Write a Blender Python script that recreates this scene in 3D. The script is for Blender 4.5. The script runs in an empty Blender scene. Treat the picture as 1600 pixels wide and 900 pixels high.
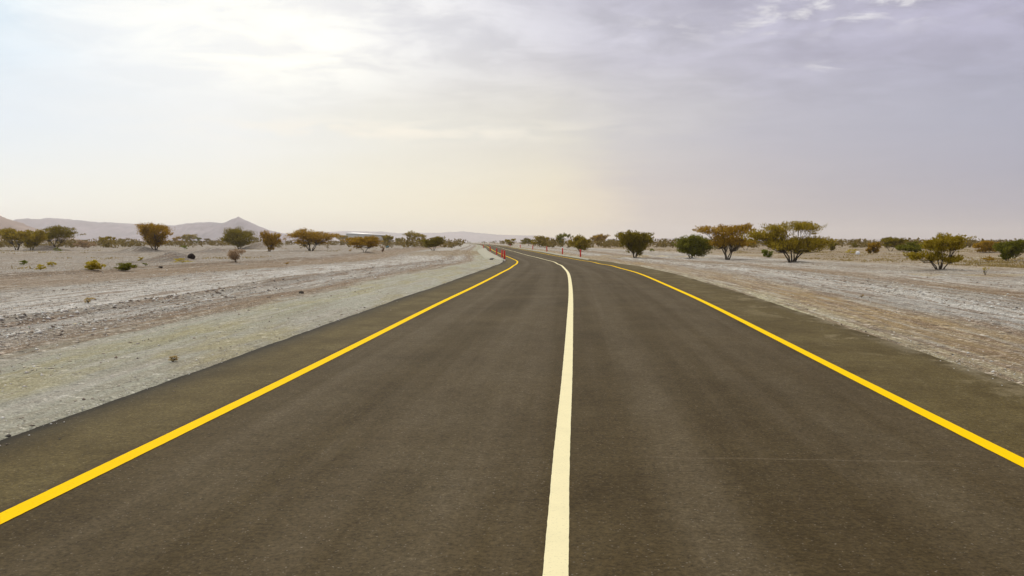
import bpy, math, random
import numpy as np
from mathutils import Vector

# ------------------------------------------------------------------ camera
S = bpy.context.scene
COL = S.collection
F, CAM_H, HOR = 1385.0, 1.762, 378.5
TH = math.atan((450 - HOR) / F)
cam = bpy.data.objects.new('camera', bpy.data.cameras.new('camera'))
COL.objects.link(cam)
cam.data.sensor_width = 36
cam.data.lens = F / 1600 * 36
cam.data.clip_start = .1
cam.data.clip_end = 60000
cam.location = (0, 0, CAM_H)
cam.rotation_euler = (math.pi / 2 - TH, 0, 0)
S.camera = cam

# ------------------------------------------------------------------ light
SUN_EL, SUN_AZ = math.radians(38), math.radians(-20)     # azimuth from +Y, negative = left
sun = bpy.data.objects.new('sun', bpy.data.lights.new('sun', 'SUN'))
COL.objects.link(sun)
sun.data.energy = 1.5
sun.data.angle = math.radians(10)
sun.data.color = (1, .90, .74)
sd = Vector((math.sin(SUN_AZ) * math.cos(SUN_EL), math.cos(SUN_AZ) * math.cos(SUN_EL), math.sin(SUN_EL)))
sun.rotation_euler = sd.to_track_quat('Z', 'Y').to_euler()
S.view_settings.view_transform = 'Standard'
S.view_settings.look = 'None'
S.view_settings.gamma = 1
S.view_settings.exposure = 0.0
S.cycles.volume_bounces = 1
S.cycles.max_bounces = 6


class G:
    """tiny node graph helper"""
    def __init__(s, nt):
        s.nt = nt; s.n = nt.nodes; s.l = nt.links
    def put(s, sock, v):
        if hasattr(v, 'is_output') or isinstance(v, bpy.types.NodeSocket): s.l.new(v, sock)
        elif v is not None:
            if isinstance(v, (tuple, list)) and len(v) == 3 and sock.type == 'RGBA': v = (*v, 1)
            sock.default_value = v
    def m(s, op, a, b=None, c=None, clamp=False):
        n = s.n.new('ShaderNodeMath'); n.operation = op; n.use_clamp = clamp
        s.put(n.inputs[0], a)
        if b is not None: s.put(n.inputs[1], b)
        if c is not None: s.put(n.inputs[2], c)
        return n.outputs[0]
    def mr(s, v, a, b, c=0, d=1, smooth=True):
        if a > b: a, b, c, d = b, a, d, c
        n = s.n.new('ShaderNodeMapRange'); n.interpolation_type = 'SMOOTHSTEP' if smooth else 'LINEAR'
        for i, x in enumerate((v, a, b, c, d)): s.put(n.inputs[i], x)
        return n.outputs[0]
    def mix(s, f, a, b, mode='MIX'):
        n = s.n.new('ShaderNodeMix'); n.data_type = 'RGBA'; n.blend_type = mode
        s.put(n.inputs[0], f); s.put(n.inputs[6], a); s.put(n.inputs[7], b)
        return n.outputs[2]
    def noise(s, vec, scale, detail=3, rough=.5, out=0, dist=0):
        n = s.n.new('ShaderNodeTexNoise'); s.put(n.inputs['Vector'], vec)
        n.inputs['Scale'].default_value = scale; n.inputs['Detail'].default_value = detail
        n.inputs['Roughness'].default_value = rough; n.inputs['Distortion'].default_value = dist
        return n.outputs[out]
    def vor(s, vec, scale, out='Distance', rnd=1):
        n = s.n.new('ShaderNodeTexVoronoi'); s.put(n.inputs['Vector'], vec)
        n.inputs['Scale'].default_value = scale; n.inputs['Randomness'].default_value = rnd
        return n.outputs[out]
    def xyz(s, x, y, z=0):
        n = s.n.new('ShaderNodeCombineXYZ')
        for i, v in enumerate((x, y, z)): s.put(n.inputs[i], v)
        return n.outputs[0]
    def sep(s, v):
        n = s.n.new('ShaderNodeSeparateXYZ'); s.l.new(v, n.inputs[0]); return n.outputs
    def ramp(s, v, stops, interp='LINEAR'):
        n = s.n.new('ShaderNodeValToRGB'); s.put(n.inputs[0], v)
        r = n.color_ramp; r.interpolation = interp
        while len(r.elements) > 1: r.elements.remove(r.elements[-1])
        for i, (p, c) in enumerate(stops):
            e = r.elements[0] if i == 0 else r.elements.new(p)
            e.position = p; e.color = (*c, 1) if len(c) == 3 else c
        return n.outputs[0]
    def bump(s, h, strength, dist):
        n = s.n.new('ShaderNodeBump'); s.put(n.inputs['Height'], h)
        n.inputs['Strength'].default_value = strength; n.inputs['Distance'].default_value = dist
        return n.outputs[0]


# ------------------------------------------------------------------ world: pale overcast sky with broken cloud
W = bpy.data.worlds.new('World'); S.world = W; W.use_nodes = True
g = G(W.node_tree); g.n.clear()
tc = g.n.new('ShaderNodeTexCoord').outputs['Generated']
dx, dy, dz = g.sep(tc)
az = g.m('ARCTAN2', dx, dy)
el = g.m('ARCSINE', dz)
inv = g.m('DIVIDE', 1, g.m('ADD', g.m('MAXIMUM', dz, 0), .09))
cp = g.xyz(g.m('MULTIPLY', dx, inv), g.m('MULTIPLY', dy, inv), 0)
n1 = g.noise(cp, .9, 5, .55)
n2 = g.noise(cp, 2.6, 6, .6, dist=.4)
azd = g.m('ADD', az, g.m('MULTIPLY', g.m('SUBTRACT', n1, .5), g.mr(el, .0, .2, .06, .22)))
def px(x): return math.atan((x - 800) / F)
def sky_ramp(stops):
    lo, hi = -.75, .75
    return g.ramp(g.mr(azd, lo, hi, 0, 1, False), [((px(x) - lo) / (hi - lo), c) for x, c in stops])
r_h = sky_ramp([(0, (1.0, .99, .90)), (500, (.98, .93, .74)), (850, (.97, .85, .58)), (935, (.86, .74, .56)), (1010, (.64, .56, .52)),
                (1300, (.46, .425, .465)), (1600, (.39, .38, .465))])
r_m = sky_ramp([(0, (.83, .90, .97)), (350, (.93, .94, .93)), (600, (.88, .86, .78)), (860, (.76, .73, .66)), (960, (.63, .61, .62)),
                (1200, (.50, .49, .565)), (1600, (.42, .425, .53))])
r_t = sky_ramp([(0, (.72, .87, .99)), (200, (.92, .96, 1.0)), (450, (1.0, 1.0, 1.0)), (600, (.84, .84, .88)), (850, (.66, .65, .72)),
                (1200, (.50, .485, .60)), (1600, (.45, .435, .56))])
c = g.mix(g.mr(el, .01, .13), r_h, r_m)
c = g.mix(g.mr(el, .12, .24), c, r_t)
def blob(x, y, sx, sy):
    a0, e0 = px(x), math.atan((HOR - y) / F)
    a = g.m('POWER', g.m('DIVIDE', g.m('SUBTRACT', az, a0), sx / F), 2)
    e = g.m('POWER', g.m('DIVIDE', g.m('SUBTRACT', el, e0), sy / F), 2)
    return g.m('EXPONENT', g.m('MULTIPLY', g.m('ADD', a, e), -1))
# bright veil near the hidden sun
bv = g.m('ADD', g.m('MULTIPLY', blob(385, 30, 270, 60), 1.0), g.m('MULTIPLY', blob(440, 112, 150, 36), 1.0))
bv = g.m('MULTIPLY', bv, g.mr(n2, .36, .60, .25, 1))
c = g.mix(g.m('MINIMUM', bv, 1), c, (1.08, 1.07, .99))
# thin cream streak, mid sky
st = g.m('MULTIPLY', blob(620, 208, 260, 14), g.mr(n2, .4, .62))
c = g.mix(g.m('MULTIPLY', st, .7), c, (1.02, .95, .82))
# cloud relief, stronger above and to the right
relief = g.m('ADD', g.mr(n2, .34, .66, -.8, .8), g.m('MULTIPLY', g.mr(g.noise(cp, 4.2, 5, .55, dist=.5), .36, .64, -.4, .4), g.mr(az, -.1, .3)))
amt = g.m('MULTIPLY', g.mr(el, .10, .26, .010, .17), g.mr(az, -.45, .25, .30, 1))
k = g.m('ADD', 1, g.m('MULTIPLY', relief, amt))
c = g.mix(1, c, g.xyz(k, k, k), 'MULTIPLY')
# darker base of the cloud bank along the top
dk = g.m('MULTIPLY', g.m('ADD', blob(1130, -10, 260, 40), g.m('MULTIPLY', blob(1230, 105, 300, 18), .5)), g.mr(n1, .35, .65, .6, 1))
c = g.mix(g.m('MINIMUM', g.m('MULTIPLY', dk, .75), 1), c, (.40, .385, .50))
# torn bright gaps at the upper right
ga = g.m('ADD', blob(1340, 22, 130, 22), g.m('MULTIPLY', blob(1250, 50, 230, 22), .75))
ga = g.m('ADD', ga, g.m('MULTIPLY', blob(1290, 124, 60, 7), .9))
ga = g.m('ADD', ga, g.m('MULTIPLY', blob(1470, 30, 60, 20), .7))
n3 = g.noise(cp, 5.5, 5, .6, dist=.3)
ga = g.m('MULTIPLY', ga, g.mr(n3, .46, .70))
c = g.mix(g.m('MINIMUM', ga, .65), c, (.86, .84, .86))
# unseen overhead sky, made brighter and warmer to add warm light on the scene
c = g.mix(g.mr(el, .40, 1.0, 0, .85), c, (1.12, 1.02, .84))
skyt = g.n.new('ShaderNodeTexSky'); skyt.sky_type = 'NISHITA'; skyt.sun_disc = False
skyt.sun_elevation = SUN_EL; skyt.sun_rotation = SUN_AZ
b1 = g.n.new('ShaderNodeBackground'); g.l.new(skyt.outputs[0], b1.inputs[0]); b1.inputs[1].default_value = .06
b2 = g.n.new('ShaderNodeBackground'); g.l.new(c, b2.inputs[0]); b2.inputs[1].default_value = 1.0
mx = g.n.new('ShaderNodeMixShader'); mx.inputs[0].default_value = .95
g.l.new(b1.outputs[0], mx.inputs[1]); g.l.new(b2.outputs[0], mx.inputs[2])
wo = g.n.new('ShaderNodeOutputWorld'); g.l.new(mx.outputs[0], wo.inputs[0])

# ------------------------------------------------------------------ terrain functions
rng = np.random.default_rng(7)
TAB = rng.random((256, 256))
def vn(x, y):
    x = np.asarray(x, float); y = np.asarray(y, float)
    xi = np.floor(x).astype(int); yi = np.floor(y).astype(int)
    fx = x - xi; fy = y - yi; fx = fx * fx * (3 - 2 * fx); fy = fy * fy * (3 - 2 * fy)
    a = TAB[xi % 256, yi % 256]; b = TAB[(xi + 1) % 256, yi % 256]
    c_ = TAB[xi % 256, (yi + 1) % 256]; d = TAB[(xi + 1) % 256, (yi + 1) % 256]
    return (a * (1 - fx) + b * fx) * (1 - fy) + (c_ * (1 - fx) + d * fx) * fy
def fbm(x, y, o=4):
    s = 0; a = .5
    for i in range(o):
        s = s + a * (vn(x * 2 ** i + 17.3 * i, y * 2 ** i + 9.1 * i) - .5); a *= .55
    return s
CP = np.array([(-80, -5.6), (-30, -2.1), (4.6, .23), (7.1, .40), (10.8, .67), (19.2, 1.26), (28, 1.86), (35, 2.30), (45, 2.87), (58, 3.42), (75, 3.90),
      (88, 4.08), (97, 4.00), (106, 3.65), (127, 2.62), (169, .35), (212, -1.25), (258, -2.9), (377, -7.0), (612, -17.6),
      (980, -41), (1500, -80), (40000, -3000)])
SL = np.gradient(CP[:, 1], CP[:, 0])
def hermite(t, X, Yv, M):
    t = np.asarray(t, float)
    i = np.clip(np.searchsorted(X, t) - 1, 0, len(X) - 2)
    h = X[i + 1] - X[i]; s = np.clip((t - X[i]) / h, 0, 1)
    return ((2*s**3 - 3*s**2 + 1) * Yv[i] + (s**3 - 2*s**2 + s) * h * M[i] + (-2*s**3 + 3*s**2) * Yv[i + 1] + (s**3 - s**2) * h * M[i + 1])
def xc(Y): return hermite(Y, CP[:, 0], CP[:, 1], SL)
ZP = np.array([(-200, 0), (5, 0), (28, .12), (45, .14), (62, .05), (80, -.12), (100, -.24), (125, -.2), (170, 0), (300, 0), (1e5, 0)])
def zr(Y): return hermite(Y, ZP[:, 0], ZP[:, 1], ZP[:, 0] * 0)
EL_, ER_ = -5.0, 5.5
def edge_l(Y): return EL_ + .10 * fbm(Y * .35, 3.1) + .05 * fbm(Y * 2.1, 8.1)
def edge_r(Y): return ER_ + .16 * fbm(Y * .2, 31.) + .06 * fbm(Y * 1.7, 81.)
MOUNDS = []          # (X, Y, rx, ry, h)
def ground(X, Y):
    X = np.asarray(X, float); Y = np.asarray(Y, float)
    lat = X - xc(Y)
    z = zr(Y) * np.exp(-(lat / 60) ** 2)
    out = np.where(lat < 0, EL_ - lat, lat - ER_)          # distance outside the asphalt
    f = np.clip(out / 1.2, 0, 1); f = f * f * (3 - 2 * f)
    under = np.clip((out + .0) / .12, 0, 1)
    z = z - .09 + .075 * under
    z = z + f * (.02 + .05 * fbm(lat * 1.1, Y * .25) + .05 * fbm(lat * 2.3 + 5, Y * 1.3))
    for c0, w, h in ((-8.6, .35, .05), (-9.6, .5, .10), (-11.3, .45, .20), (-13.2, .7, .10), (-15.5, .8, .12), (-18.5, .8, .06), (-26, .8, .25),
                     (9.0, .5, .06), (10.6, .5, .12), (12.4, .5, .10), (15.2, .8, .14), (18, .9, .12), (22, 1.2, .10), (26.5, 1, .18)):
        a = .45 + 1.1 * vn(Y * .11 + c0 * 3, c0)
        z = z + h * a * np.exp(-((lat - c0 - .5 * fbm(Y * .06, c0 * 1.7)) / w) ** 2) * f
    far = np.clip((np.abs(lat) - 24) / 25, 0, 1)
    z = z + far * (.55 * fbm(X * .06, Y * .035) + .35 * fbm(X * .25, Y * .16)) * np.clip(Y / 60, 0, 1)
    big = np.clip((np.abs(lat) - 60) / 200, 0, 1)
    z = z + big * .8 * fbm(X * .008, Y * .006)
    for (mx_, my_, rx, ry, h) in MOUNDS:
        z = z + h * np.exp(-((X - mx_) / rx) ** 2 - ((Y - my_) / ry) ** 2)
    return z
def ray(x, y):
    ax = (x - 800) / F; az_ = (450 - y) / F
    Yv = math.cos(TH) + az_ * math.sin(TH); Zv = -math.sin(TH) + az_ * math.cos(TH)
    return ax / Yv, Zv / Yv
DD = np.geomspace(3, 4000, 9000)
def gp(x, y):
    """first ground point behind a photo pixel"""
    a, s = ray(x, y)
    z = CAM_H + s * DD
    hit = np.nonzero(z < ground(a * DD, DD))[0]
    D = DD[hit[0]] if len(hit) else 4000.
    return a * D, D
for x, y, w, h in ((252, 408, 52, 11), (400, 389, 52, 9), (325, 394, 40, 6), (207, 393, 60, 7), (60, 391, 40, 7)):
    X, D = gp(x, y)
    MOUNDS.append((X, D + 3, w / 3.2 * D / F, 5, 1.25 * h * D / F))

# ------------------------------------------------------------------ mesh helpers
def link(name, me, parent=None, mat=None, **kw):
    o = bpy.data.objects.new(name, me); COL.objects.link(o)
    if parent: o.parent = parent
    if mat: me.materials.append(mat)
    for k_, v in kw.items(): o[k_] = v
    return o
def mesh_np(name, V, Fc, smooth=False, uv=None):
    """V (n,3); Fc (m,k) constant size faces"""
    me = bpy.data.meshes.new(name)
    V = np.asarray(V, np.float32); Fc = np.asarray(Fc, np.int32)
    m_, k_ = Fc.shape
    me.vertices.add(len(V)); me.vertices.foreach_set('co', V.ravel())
    me.loops.add(m_ * k_); me.loops.foreach_set('vertex_index', Fc.ravel())
    me.polygons.add(m_); me.polygons.foreach_set('loop_start', np.arange(0, m_ * k_, k_, dtype=np.int32))
    me.polygons.foreach_set('loop_total', np.full(m_, k_, np.int32))
    if smooth: me.polygons.foreach_set('use_smooth', np.ones(m_, bool))
    me.update(calc_edges=True)
    if uv is not None:
        l = me.uv_layers.new(name='UVMap')
        l.data.foreach_set('uv', np.asarray(uv, np.float32)[Fc.ravel()].ravel())
    me.validate()
    return me
def grid_faces(r, c_):
    i = np.arange(r - 1)[:, None] * c_ + np.arange(c_ - 1)[None, :]
    i = i.ravel()
    return np.stack([i, i + 1, i + c_ + 1, i + c_], 1)
def empty(name, loc, label, cat, group=None):
    o = bpy.data.objects.new(name, None); COL.objects.link(o); o.location = loc
    o['label'] = label; o['category'] = cat
    if group: o['group'] = group
    return o
def mat(name):
    m_ = bpy.data.materials.new(name); m_.use_nodes = True
    g_ = G(m_.node_tree); return m_, g_, g_.n['Principled BSDF']

# ------------------------------------------------------------------ ground material
BLOBS = [(705, 394, 7, 38, (.24, .175, .085), .85), (1040, 400, 5.5, 3.5, (.52, .45, .30), .9), (1090, 402.5, 5, 1.5, (.50, .43, .28), .9),
         (950, 401, 6, 10, (.33, .25, .13), .8), (1190, 398, 9, 4, (.46, .39, .25), .8), (1420, 396, 9, 4, (.44, .36, .22), .8),
         (1570, 402, 8, 4, (.48, .42, .29), .8), (1560, 430, 6, 2, (.40, .32, .17), .6), (252, 405, 2.4, 9, (.15, .13, .11), .9),
         (207, 392, 9, 12, (.17, .15, .13), .85), (325, 393, 6, 12, (.18, .16, .14), .8), (400, 391, 7, 14, (.42, .405, .38), .8), (60, 390, 9, 12, (.19, .165, .145), .7), (100, 402, 14, 7, (.27, .25, .22), .7), (620, 395, 10, 12, (.27, .225, .16), .5)]
def ground_material():
    m_, g, b = mat('desert_gravel')
    uvn = g.n.new('ShaderNodeUVMap'); u, v, _ = g.sep(uvn.outputs[0])
    pos = g.n.new('ShaderNodeNewGeometry').outputs['Position']
    st = g.xyz(g.m('MULTIPLY', u, 1.1), g.m('MULTIPLY', v, .06))
    wob = g.noise(st, 1.0, 4, .6)
    wob2 = g.noise(pos, .22, 3, .6)
    lat = g.m('ADD', u, g.m('MULTIPLY', g.m('SUBTRACT', wob, .5), 1.1))
    lat = g.m('ADD', lat, g.m('MULTIPLY', g.m('SUBTRACT', wob2, .5), .8))
    grey = (.30, .283, .255); pale = (.52, .51, .485); brown = (.215, .145, .080); tan = (.32, .230, .112)
    green = (.335, .335, .245); greeng = (.37, .37, .31); mauve = (.265, .215, .160)
    L = 40
    def p(x): return (x + L) / (2 * L)
    stops = [(-40, (.262, .232, .198)), (-27, (.285, .26, .23)), (-26, (.17, .135, .10)), (-24.8, brown), (-20, brown), (-18.6, grey), (-16.2, pale), (-12.3, pale), (-11.5, mauve), (-10.9, grey), (-10.2, pale), (-9.4, grey),
             (-8.7, brown), (-8.0, greeng), (-6.8, green), (-6.2, greeng), (5.3, (.40, .37, .22)), (5.85, (.40, .36, .24)),
             (6.5, tan), (7.9, tan), (8.6, grey), (10.4, pale), (12.3, grey), (13.2, brown), (14.2, brown), (15.2, pale), (20, grey), (25, pale), (27, tan), (40, (.28, .21, .115))]
    c = g.ramp(g.mr(lat, -L, L, 0, 1, False), [(p(x), c_) for x, c_ in stops])
    # large patches far off
    n = g.noise(pos, .018, 5, .6)
    c = g.mix(g.m('MULTIPLY', g.mr(n, .42, .62), g.mr(u, -15, 40, .08, .55)), c, tan)
    n = g.noise(g.xyz(*[g.m('MULTIPLY', q, k) for q, k in zip(g.sep(pos), (.05, .02, 1))]), 1, 5, .65)
    c = g.mix(g.m('MULTIPLY', g.mr(n, .48, .6), .3), c, (.37, .345, .31))
    c = g.mix(g.m('MULTIPLY', g.mr(n, .50, .40), .35), c, (.23, .19, .14))
    for x, y, rx, ry, cc_, a_ in BLOBS:
        X, D = gp(x, y)
        ps = g.sep(pos)
        e = g.m('ADD', g.m('POWER', g.m('DIVIDE', g.m('SUBTRACT', ps[0], X), rx), 2), g.m('POWER', g.m('DIVIDE', g.m('SUBTRACT', ps[1], D), ry), 2))
        e = g.m('ADD', e, g.m('MULTIPLY', g.m('SUBTRACT', g.noise(pos, .5, 4, .6), .5), 1.6))
        c = g.mix(g.mr(e, 1.2, .4, 0, a_), c, cc_)
    comp = g.m('MULTIPLY', g.mr(lat, -8.3, -7.9), g.mr(u, -4.5, -4.0, 1, 0))       # rolled fine gravel beside the asphalt
    rough = g.m('SUBTRACT', 1, g.m('MULTIPLY', comp, .72))
    # road-parallel raking streaks
    s1 = g.noise(g.xyz(g.m('MULTIPLY', u, 3.2), g.m('MULTIPLY', v, .12)), 1, 5, .65)
    c = g.mix(g.m('MULTIPLY', g.mr(s1, .48, .62), .55), c, (.45, .43, .385))
    s2 = g.noise(g.xyz(g.m('MULTIPLY', u, 5.0), g.m('MULTIPLY', v, .2), 7), 1, 4, .6)
    c = g.mix(g.m('MULTIPLY', g.m('MULTIPLY', g.mr(s2, .46, .60), rough), .7), c, (.205, .140, .088))
    # yellowish dusty patches on the compacted shoulder
    sh = g.m('MULTIPLY', g.mr(u, -8.6, -7.6), g.mr(u, -4.5, -4.0, 1, 0))
    n = g.noise(g.xyz(g.m('MULTIPLY', u, .9), g.m('MULTIPLY', v, .16), 3), 1, 4, .6)
    c = g.mix(g.m('MULTIPLY', g.m('MULTIPLY', sh, g.mr(n, .48, .64)), .6), c, (.36, .32, .17))
    # stones: chips of pale and dark gravel at several sizes
    for sc, th, a in ((4.5, .28, .7), (10, .34, .9), (24, .38, .9), (60, .40, .7)):
        nn = g.n.new('ShaderNodeTexVoronoi'); g.l.new(pos, nn.inputs['Vector']); nn.inputs['Scale'].default_value = sc
        cc = g.sep(nn.outputs['Color'])
        body = g.mr(nn.outputs['Distance'], th, th + .12, 1, 0)
        wht = g.m('MULTIPLY', body, g.mr(cc[0], .74, .86))
        drk = g.m('MULTIPLY', body, g.mr(cc[0], .20, .10))
        zone = g.mr(g.noise(g.xyz(g.m('MULTIPLY', u, .8), g.m('MULTIPLY', v, .09), sc), 1, 3, .6), .36, .54, .3, 1)
        zone = g.m('MULTIPLY', zone, g.m('ADD', .35, g.m('MULTIPLY', rough, .65)))
        c = g.mix(g.m('MULTIPLY', g.m('MULTIPLY', wht, zone), a), c, g.mix(.35, g.mix(1, c, (1.9, 1.9, 1.95), 'MULTIPLY'), (.66, .65, .62)))
        c = g.mix(g.m('MULTIPLY', g.m('MULTIPLY', drk, zone), a), c, g.mix(1, c, (.33, .33, .36), 'MULTIPLY'))
    fine = g.noise(pos, 35, 4, .7)
    c = g.mix(1, c, g.ramp(fine, [(.25, (.50, .50, .50)), (.75, (1.5, 1.5, 1.5))]), 'MULTIPLY')
    med = g.noise(g.xyz(g.m('MULTIPLY', u, 3.5), g.m('MULTIPLY', v, 1.6), 2), 1, 6, .75)
    c = g.mix(rough, c, g.ramp(med, [(.3, (.66, .66, .66)), (.7, (1.27, 1.27, 1.27))]), 'MULTIPLY')
    g.put(b.inputs['Base Color'], c)
    b.inputs['Roughness'].default_value = .95
    b.inputs['Specular IOR Level'].default_value = .15
    h = g.m('ADD', g.noise(pos, 7, 6, .75), g.m('MULTIPLY', g.vor(pos, 14), .5))
    g.put(b.inputs['Normal'], g.bump(h, .9, .06))
    return m_
M_GROUND = ground_material()

def build_ground():
    Ys = np.concatenate([np.linspace(-300, -20, 15), np.linspace(-18, 3, 22), np.geomspace(3.3, 130, 430), np.geomspace(132, 400, 120), np.geomspace(406, 13700, 60)])
    pos = np.concatenate([np.linspace(0, 4.8, 5), np.linspace(4.86, 30, 140), np.geomspace(30.4, 130, 90), np.geomspace(134, 9300, 50)])
    L = np.concatenate([-pos[::-1], pos[1:]])
    LL, YY = np.meshgrid(L, Ys)
    XX = LL + xc(np.minimum(YY, 1500))
    ZZ = ground(XX, YY)
    fl = np.clip((YY - 900) / 800, 0, 1)
    ZZ = ZZ * (1 - fl) - .05 * fl
    V = np.stack([XX, YY, ZZ], -1).reshape(-1, 3)
    uv = np.stack([LL, YY], -1).reshape(-1, 2)
    link('ground', mesh_np('ground', V, grid_faces(len(Ys), len(L)), True, uv), mat=M_GROUND, kind='structure')
build_ground()

# ------------------------------------------------------------------ road
def road_material():
    m_, g, b = mat('asphalt')
    uvn = g.n.new('ShaderNodeUVMap'); u, v, _ = g.sep(uvn.outputs[0])
    uv3 = g.xyz(u, v, 0)
    big = g.noise(uv3, .35, 4, .6)
    c = g.ramp(big, [(.3, (.050, .035, .0135)), (.7, (.076, .055, .024))])
    # longitudinal rolling streaks and polished wheel paths
    s = g.noise(g.xyz(g.m('MULTIPLY', u, 1.6), g.m('MULTIPLY', v, .03)), 1, 4, .6)
    c = g.mix(g.m('MULTIPLY', g.mr(s, .42, .66), .5), c, (.108, .084, .050))
    wp = g.m('COSINE', g.m('MULTIPLY', g.m('SUBTRACT', g.m('ABSOLUTE', u), .95), 2 * math.pi / 1.75))
    c = g.mix(g.m('MULTIPLY', g.mr(wp, .1, 1), .26), c, (.125, .100, .062))
    sv = g.m('ABSOLUTE', g.m('SUBTRACT', g.m('ADD', v, g.m('MULTIPLY', g.noise(g.xyz(u, 0, 0), 1.5, 3, .6), .12)), 7.3))
    seam = g.m('MULTIPLY', g.mr(sv, .008, .03, 1, 0), g.m('MULTIPLY', g.mr(u, .5, .9), g.mr(u, 2.9, 3.4, 1, 0)))
    c = g.mix(g.m('MULTIPLY', seam, .45), c, (.14, .11, .07))
    # dusty olive shoulder outside the edge lines
    sn = g.m('MULTIPLY', g.m('SUBTRACT', g.noise(uv3, 1.1, 4, .6), .5), .25)
    shl = g.mr(g.m('ADD', g.m('ABSOLUTE', u), sn), 3.62, 3.74)
    c = g.mix(g.m('MULTIPLY', shl, .85), c, g.mix(g.mr(g.noise(uv3, .8, 5, .65), .3, .7), (.080, .059, .019), (.120, .092, .034)))
    # sand blown onto the right shoulder
    sd_ = g.noise(g.xyz(g.m('MULTIPLY', u, 1.2), g.m('MULTIPLY', v, .5), 4), 1, 6, .7, dist=.6)
    sand = g.m('MULTIPLY', g.mr(u, 3.8, 5.3), g.mr(sd_, .50, .66))
    c = g.mix(g.m('MULTIPLY', sand, .6), c, (.26, .215, .125))
    eg = g.m('MAXIMUM', g.mr(u, 5.15, 5.5), g.m('MULTIPLY', g.mr(u, -4.9, -5.05), .0))
    c = g.mix(g.m('MULTIPLY', eg, g.mr(g.noise(uv3, 1.4, 4, .6), .45, .6, 0, .6)), c, (.30, .26, .17))
    de = g.mr(g.m('ADD', u, g.m('MULTIPLY', sn, .8)), -4.35, -4.95)
    c = g.mix(g.m('MULTIPLY', de, .75), c, (.030, .022, .010))
    de = g.mr(g.m('ADD', u, g.m('MULTIPLY', sn, .35)), -5.0, -4.82, 1, 0)
    c = g.mix(g.m('MULTIPLY', de, .9), c, (.014, .010, .005))
    # aggregate
    vo = g.n.new('ShaderNodeTexVoronoi'); g.l.new(uv3, vo.inputs['Vector']); vo.inputs['Scale'].default_value = 70
    cc = g.sep(vo.outputs['Color'])
    sp = g.m('MULTIPLY', g.mr(vo.outputs['Distance'], .35, .5, 1, 0), g.mr(cc[1], .94, .99))
    c = g.mix(g.m('MULTIPLY', sp, .5), c, (.25, .22, .18))
    dk = g.m('MULTIPLY', g.mr(vo.outputs['Distance'], .35, .5, 1, 0), g.mr(cc[1], .35, .1))
    c = g.mix(g.m('MULTIPLY', dk, .45), c, (.03, .025, .02))
    f1 = g.noise(uv3, 28, 4, .75)
    f3 = g.noise(g.xyz(u, g.m('MULTIPLY', v, .5), 9), 1.6, 5, .7)
    c = g.mix(1, c, g.ramp(f3, [(.3, (.84, .82, .78)), (.5, (1, 1, 1)), (.7, (1.14, 1.17, 1.26))]), 'MULTIPLY')
    f2 = g.noise(uv3, 7, 4, .7)
    c = g.mix(1, c, g.ramp(f1, [(.25, (.50, .50, .47)), (.75, (1.55, 1.55, 1.58))]), 'MULTIPLY')
    c = g.mix(1, c, g.ramp(f2, [(.25, (.76, .75, .72)), (.75, (1.24, 1.25, 1.28))]), 'MULTIPLY')
    g.put(b.inputs['Base Color'], c)
    b.inputs['Roughness'].default_value = .8
    b.inputs['Specular IOR Level'].default_value = .07
    h = g.m('ADD', g.noise(uv3, 60, 4, .7), g.m('MULTIPLY', vo.outputs['Distance'], .4))
    g.put(b.inputs['Normal'], g.bump(h, .5, .008))
    return m_
M_ROAD = road_material()
ROADY = np.concatenate([np.arange(-80, 3, 2.), np.geomspace(3, 40, 330), np.arange(40.3, 300, .6), np.geomspace(301, 2600, 200)])
def tangent(Y):
    s = (xc(Y + .5) - xc(Y - .5)); n = np.sqrt(1 + s * s)
    return s / n, 1 / n
def road_strip(lats, dz):
    """lats: list of arrays/consts of offsets measured square to the centre line"""
    tx, ty = tangent(ROADY); cx = xc(ROADY); z = zr(ROADY)
    V, U = [], []
    for i, la in enumerate(lats):
        la = la(ROADY) if callable(la) else np.full_like(ROADY, la)
        V.append(np.stack([cx + ty * la, ROADY - tx * la, z + (dz[i] if isinstance(dz, (list, tuple)) else dz)], -1))
        U.append(np.stack([la, ROADY], -1))
    V = np.stack(V, 1).reshape(-1, 3); U = np.stack(U, 1).reshape(-1, 2)
    return mesh_np('strip', V, grid_faces(len(ROADY), len(lats)), False, U)
ls = [lambda Y: edge_l(Y) - .06, edge_l] + list(np.linspace(-4.6, 5.1, 15)) + [edge_r, lambda Y: edge_r(Y) + .06]
link('road', road_strip(ls, [-.12, 0] + [.0] * 15 + [0, -.12]), mat=M_ROAD, kind='structure')
def paint(name, col, wear):
    m_, g, b = mat(name)
    uvn = g.n.new('ShaderNodeUVMap'); p_ = uvn.outputs[0]
    n = g.noise(p_, 45, 4, .75)
    n2_ = g.noise(p_, 3, 4, .6)
    c = g.mix(g.m('MULTIPLY', g.mr(n, .56, .66), wear), col, tuple(x * .40 for x in col))
    c = g.mix(g.m('MULTIPLY', g.mr(n2_, .4, .7), .22), c, tuple(x * .8 for x in col))
    g.put(b.inputs['Base Color'], c); b.inputs['Roughness'].default_value = .75
    b.inputs['Specular IOR Level'].default_value = .02
    g.put(b.inputs['Normal'], g.bump(n, .4, .004))
    return m_
M_YEL = paint('yellow_road_paint', (.98, .63, .0), .4)
M_WHT = paint('cream_road_paint', (.88, .81, .52), .35)
def rag(o, s): return lambda Y: o + .003 * fbm(Y * 3.1, s) + .005 * fbm(Y * 14, s + 3)
link('centre_line', road_strip([rag(-.068, 1), rag(.068, 5)], .005), mat=M_WHT, kind='structure')
link('edge_line', road_strip([rag(-3.62, 11), rag(-3.47, 15)], .005), mat=M_YEL, kind='structure')
link('edge_line', road_strip([rag(3.60, 21), rag(3.75, 25)], .005), mat=M_YEL, kind='structure')

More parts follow.
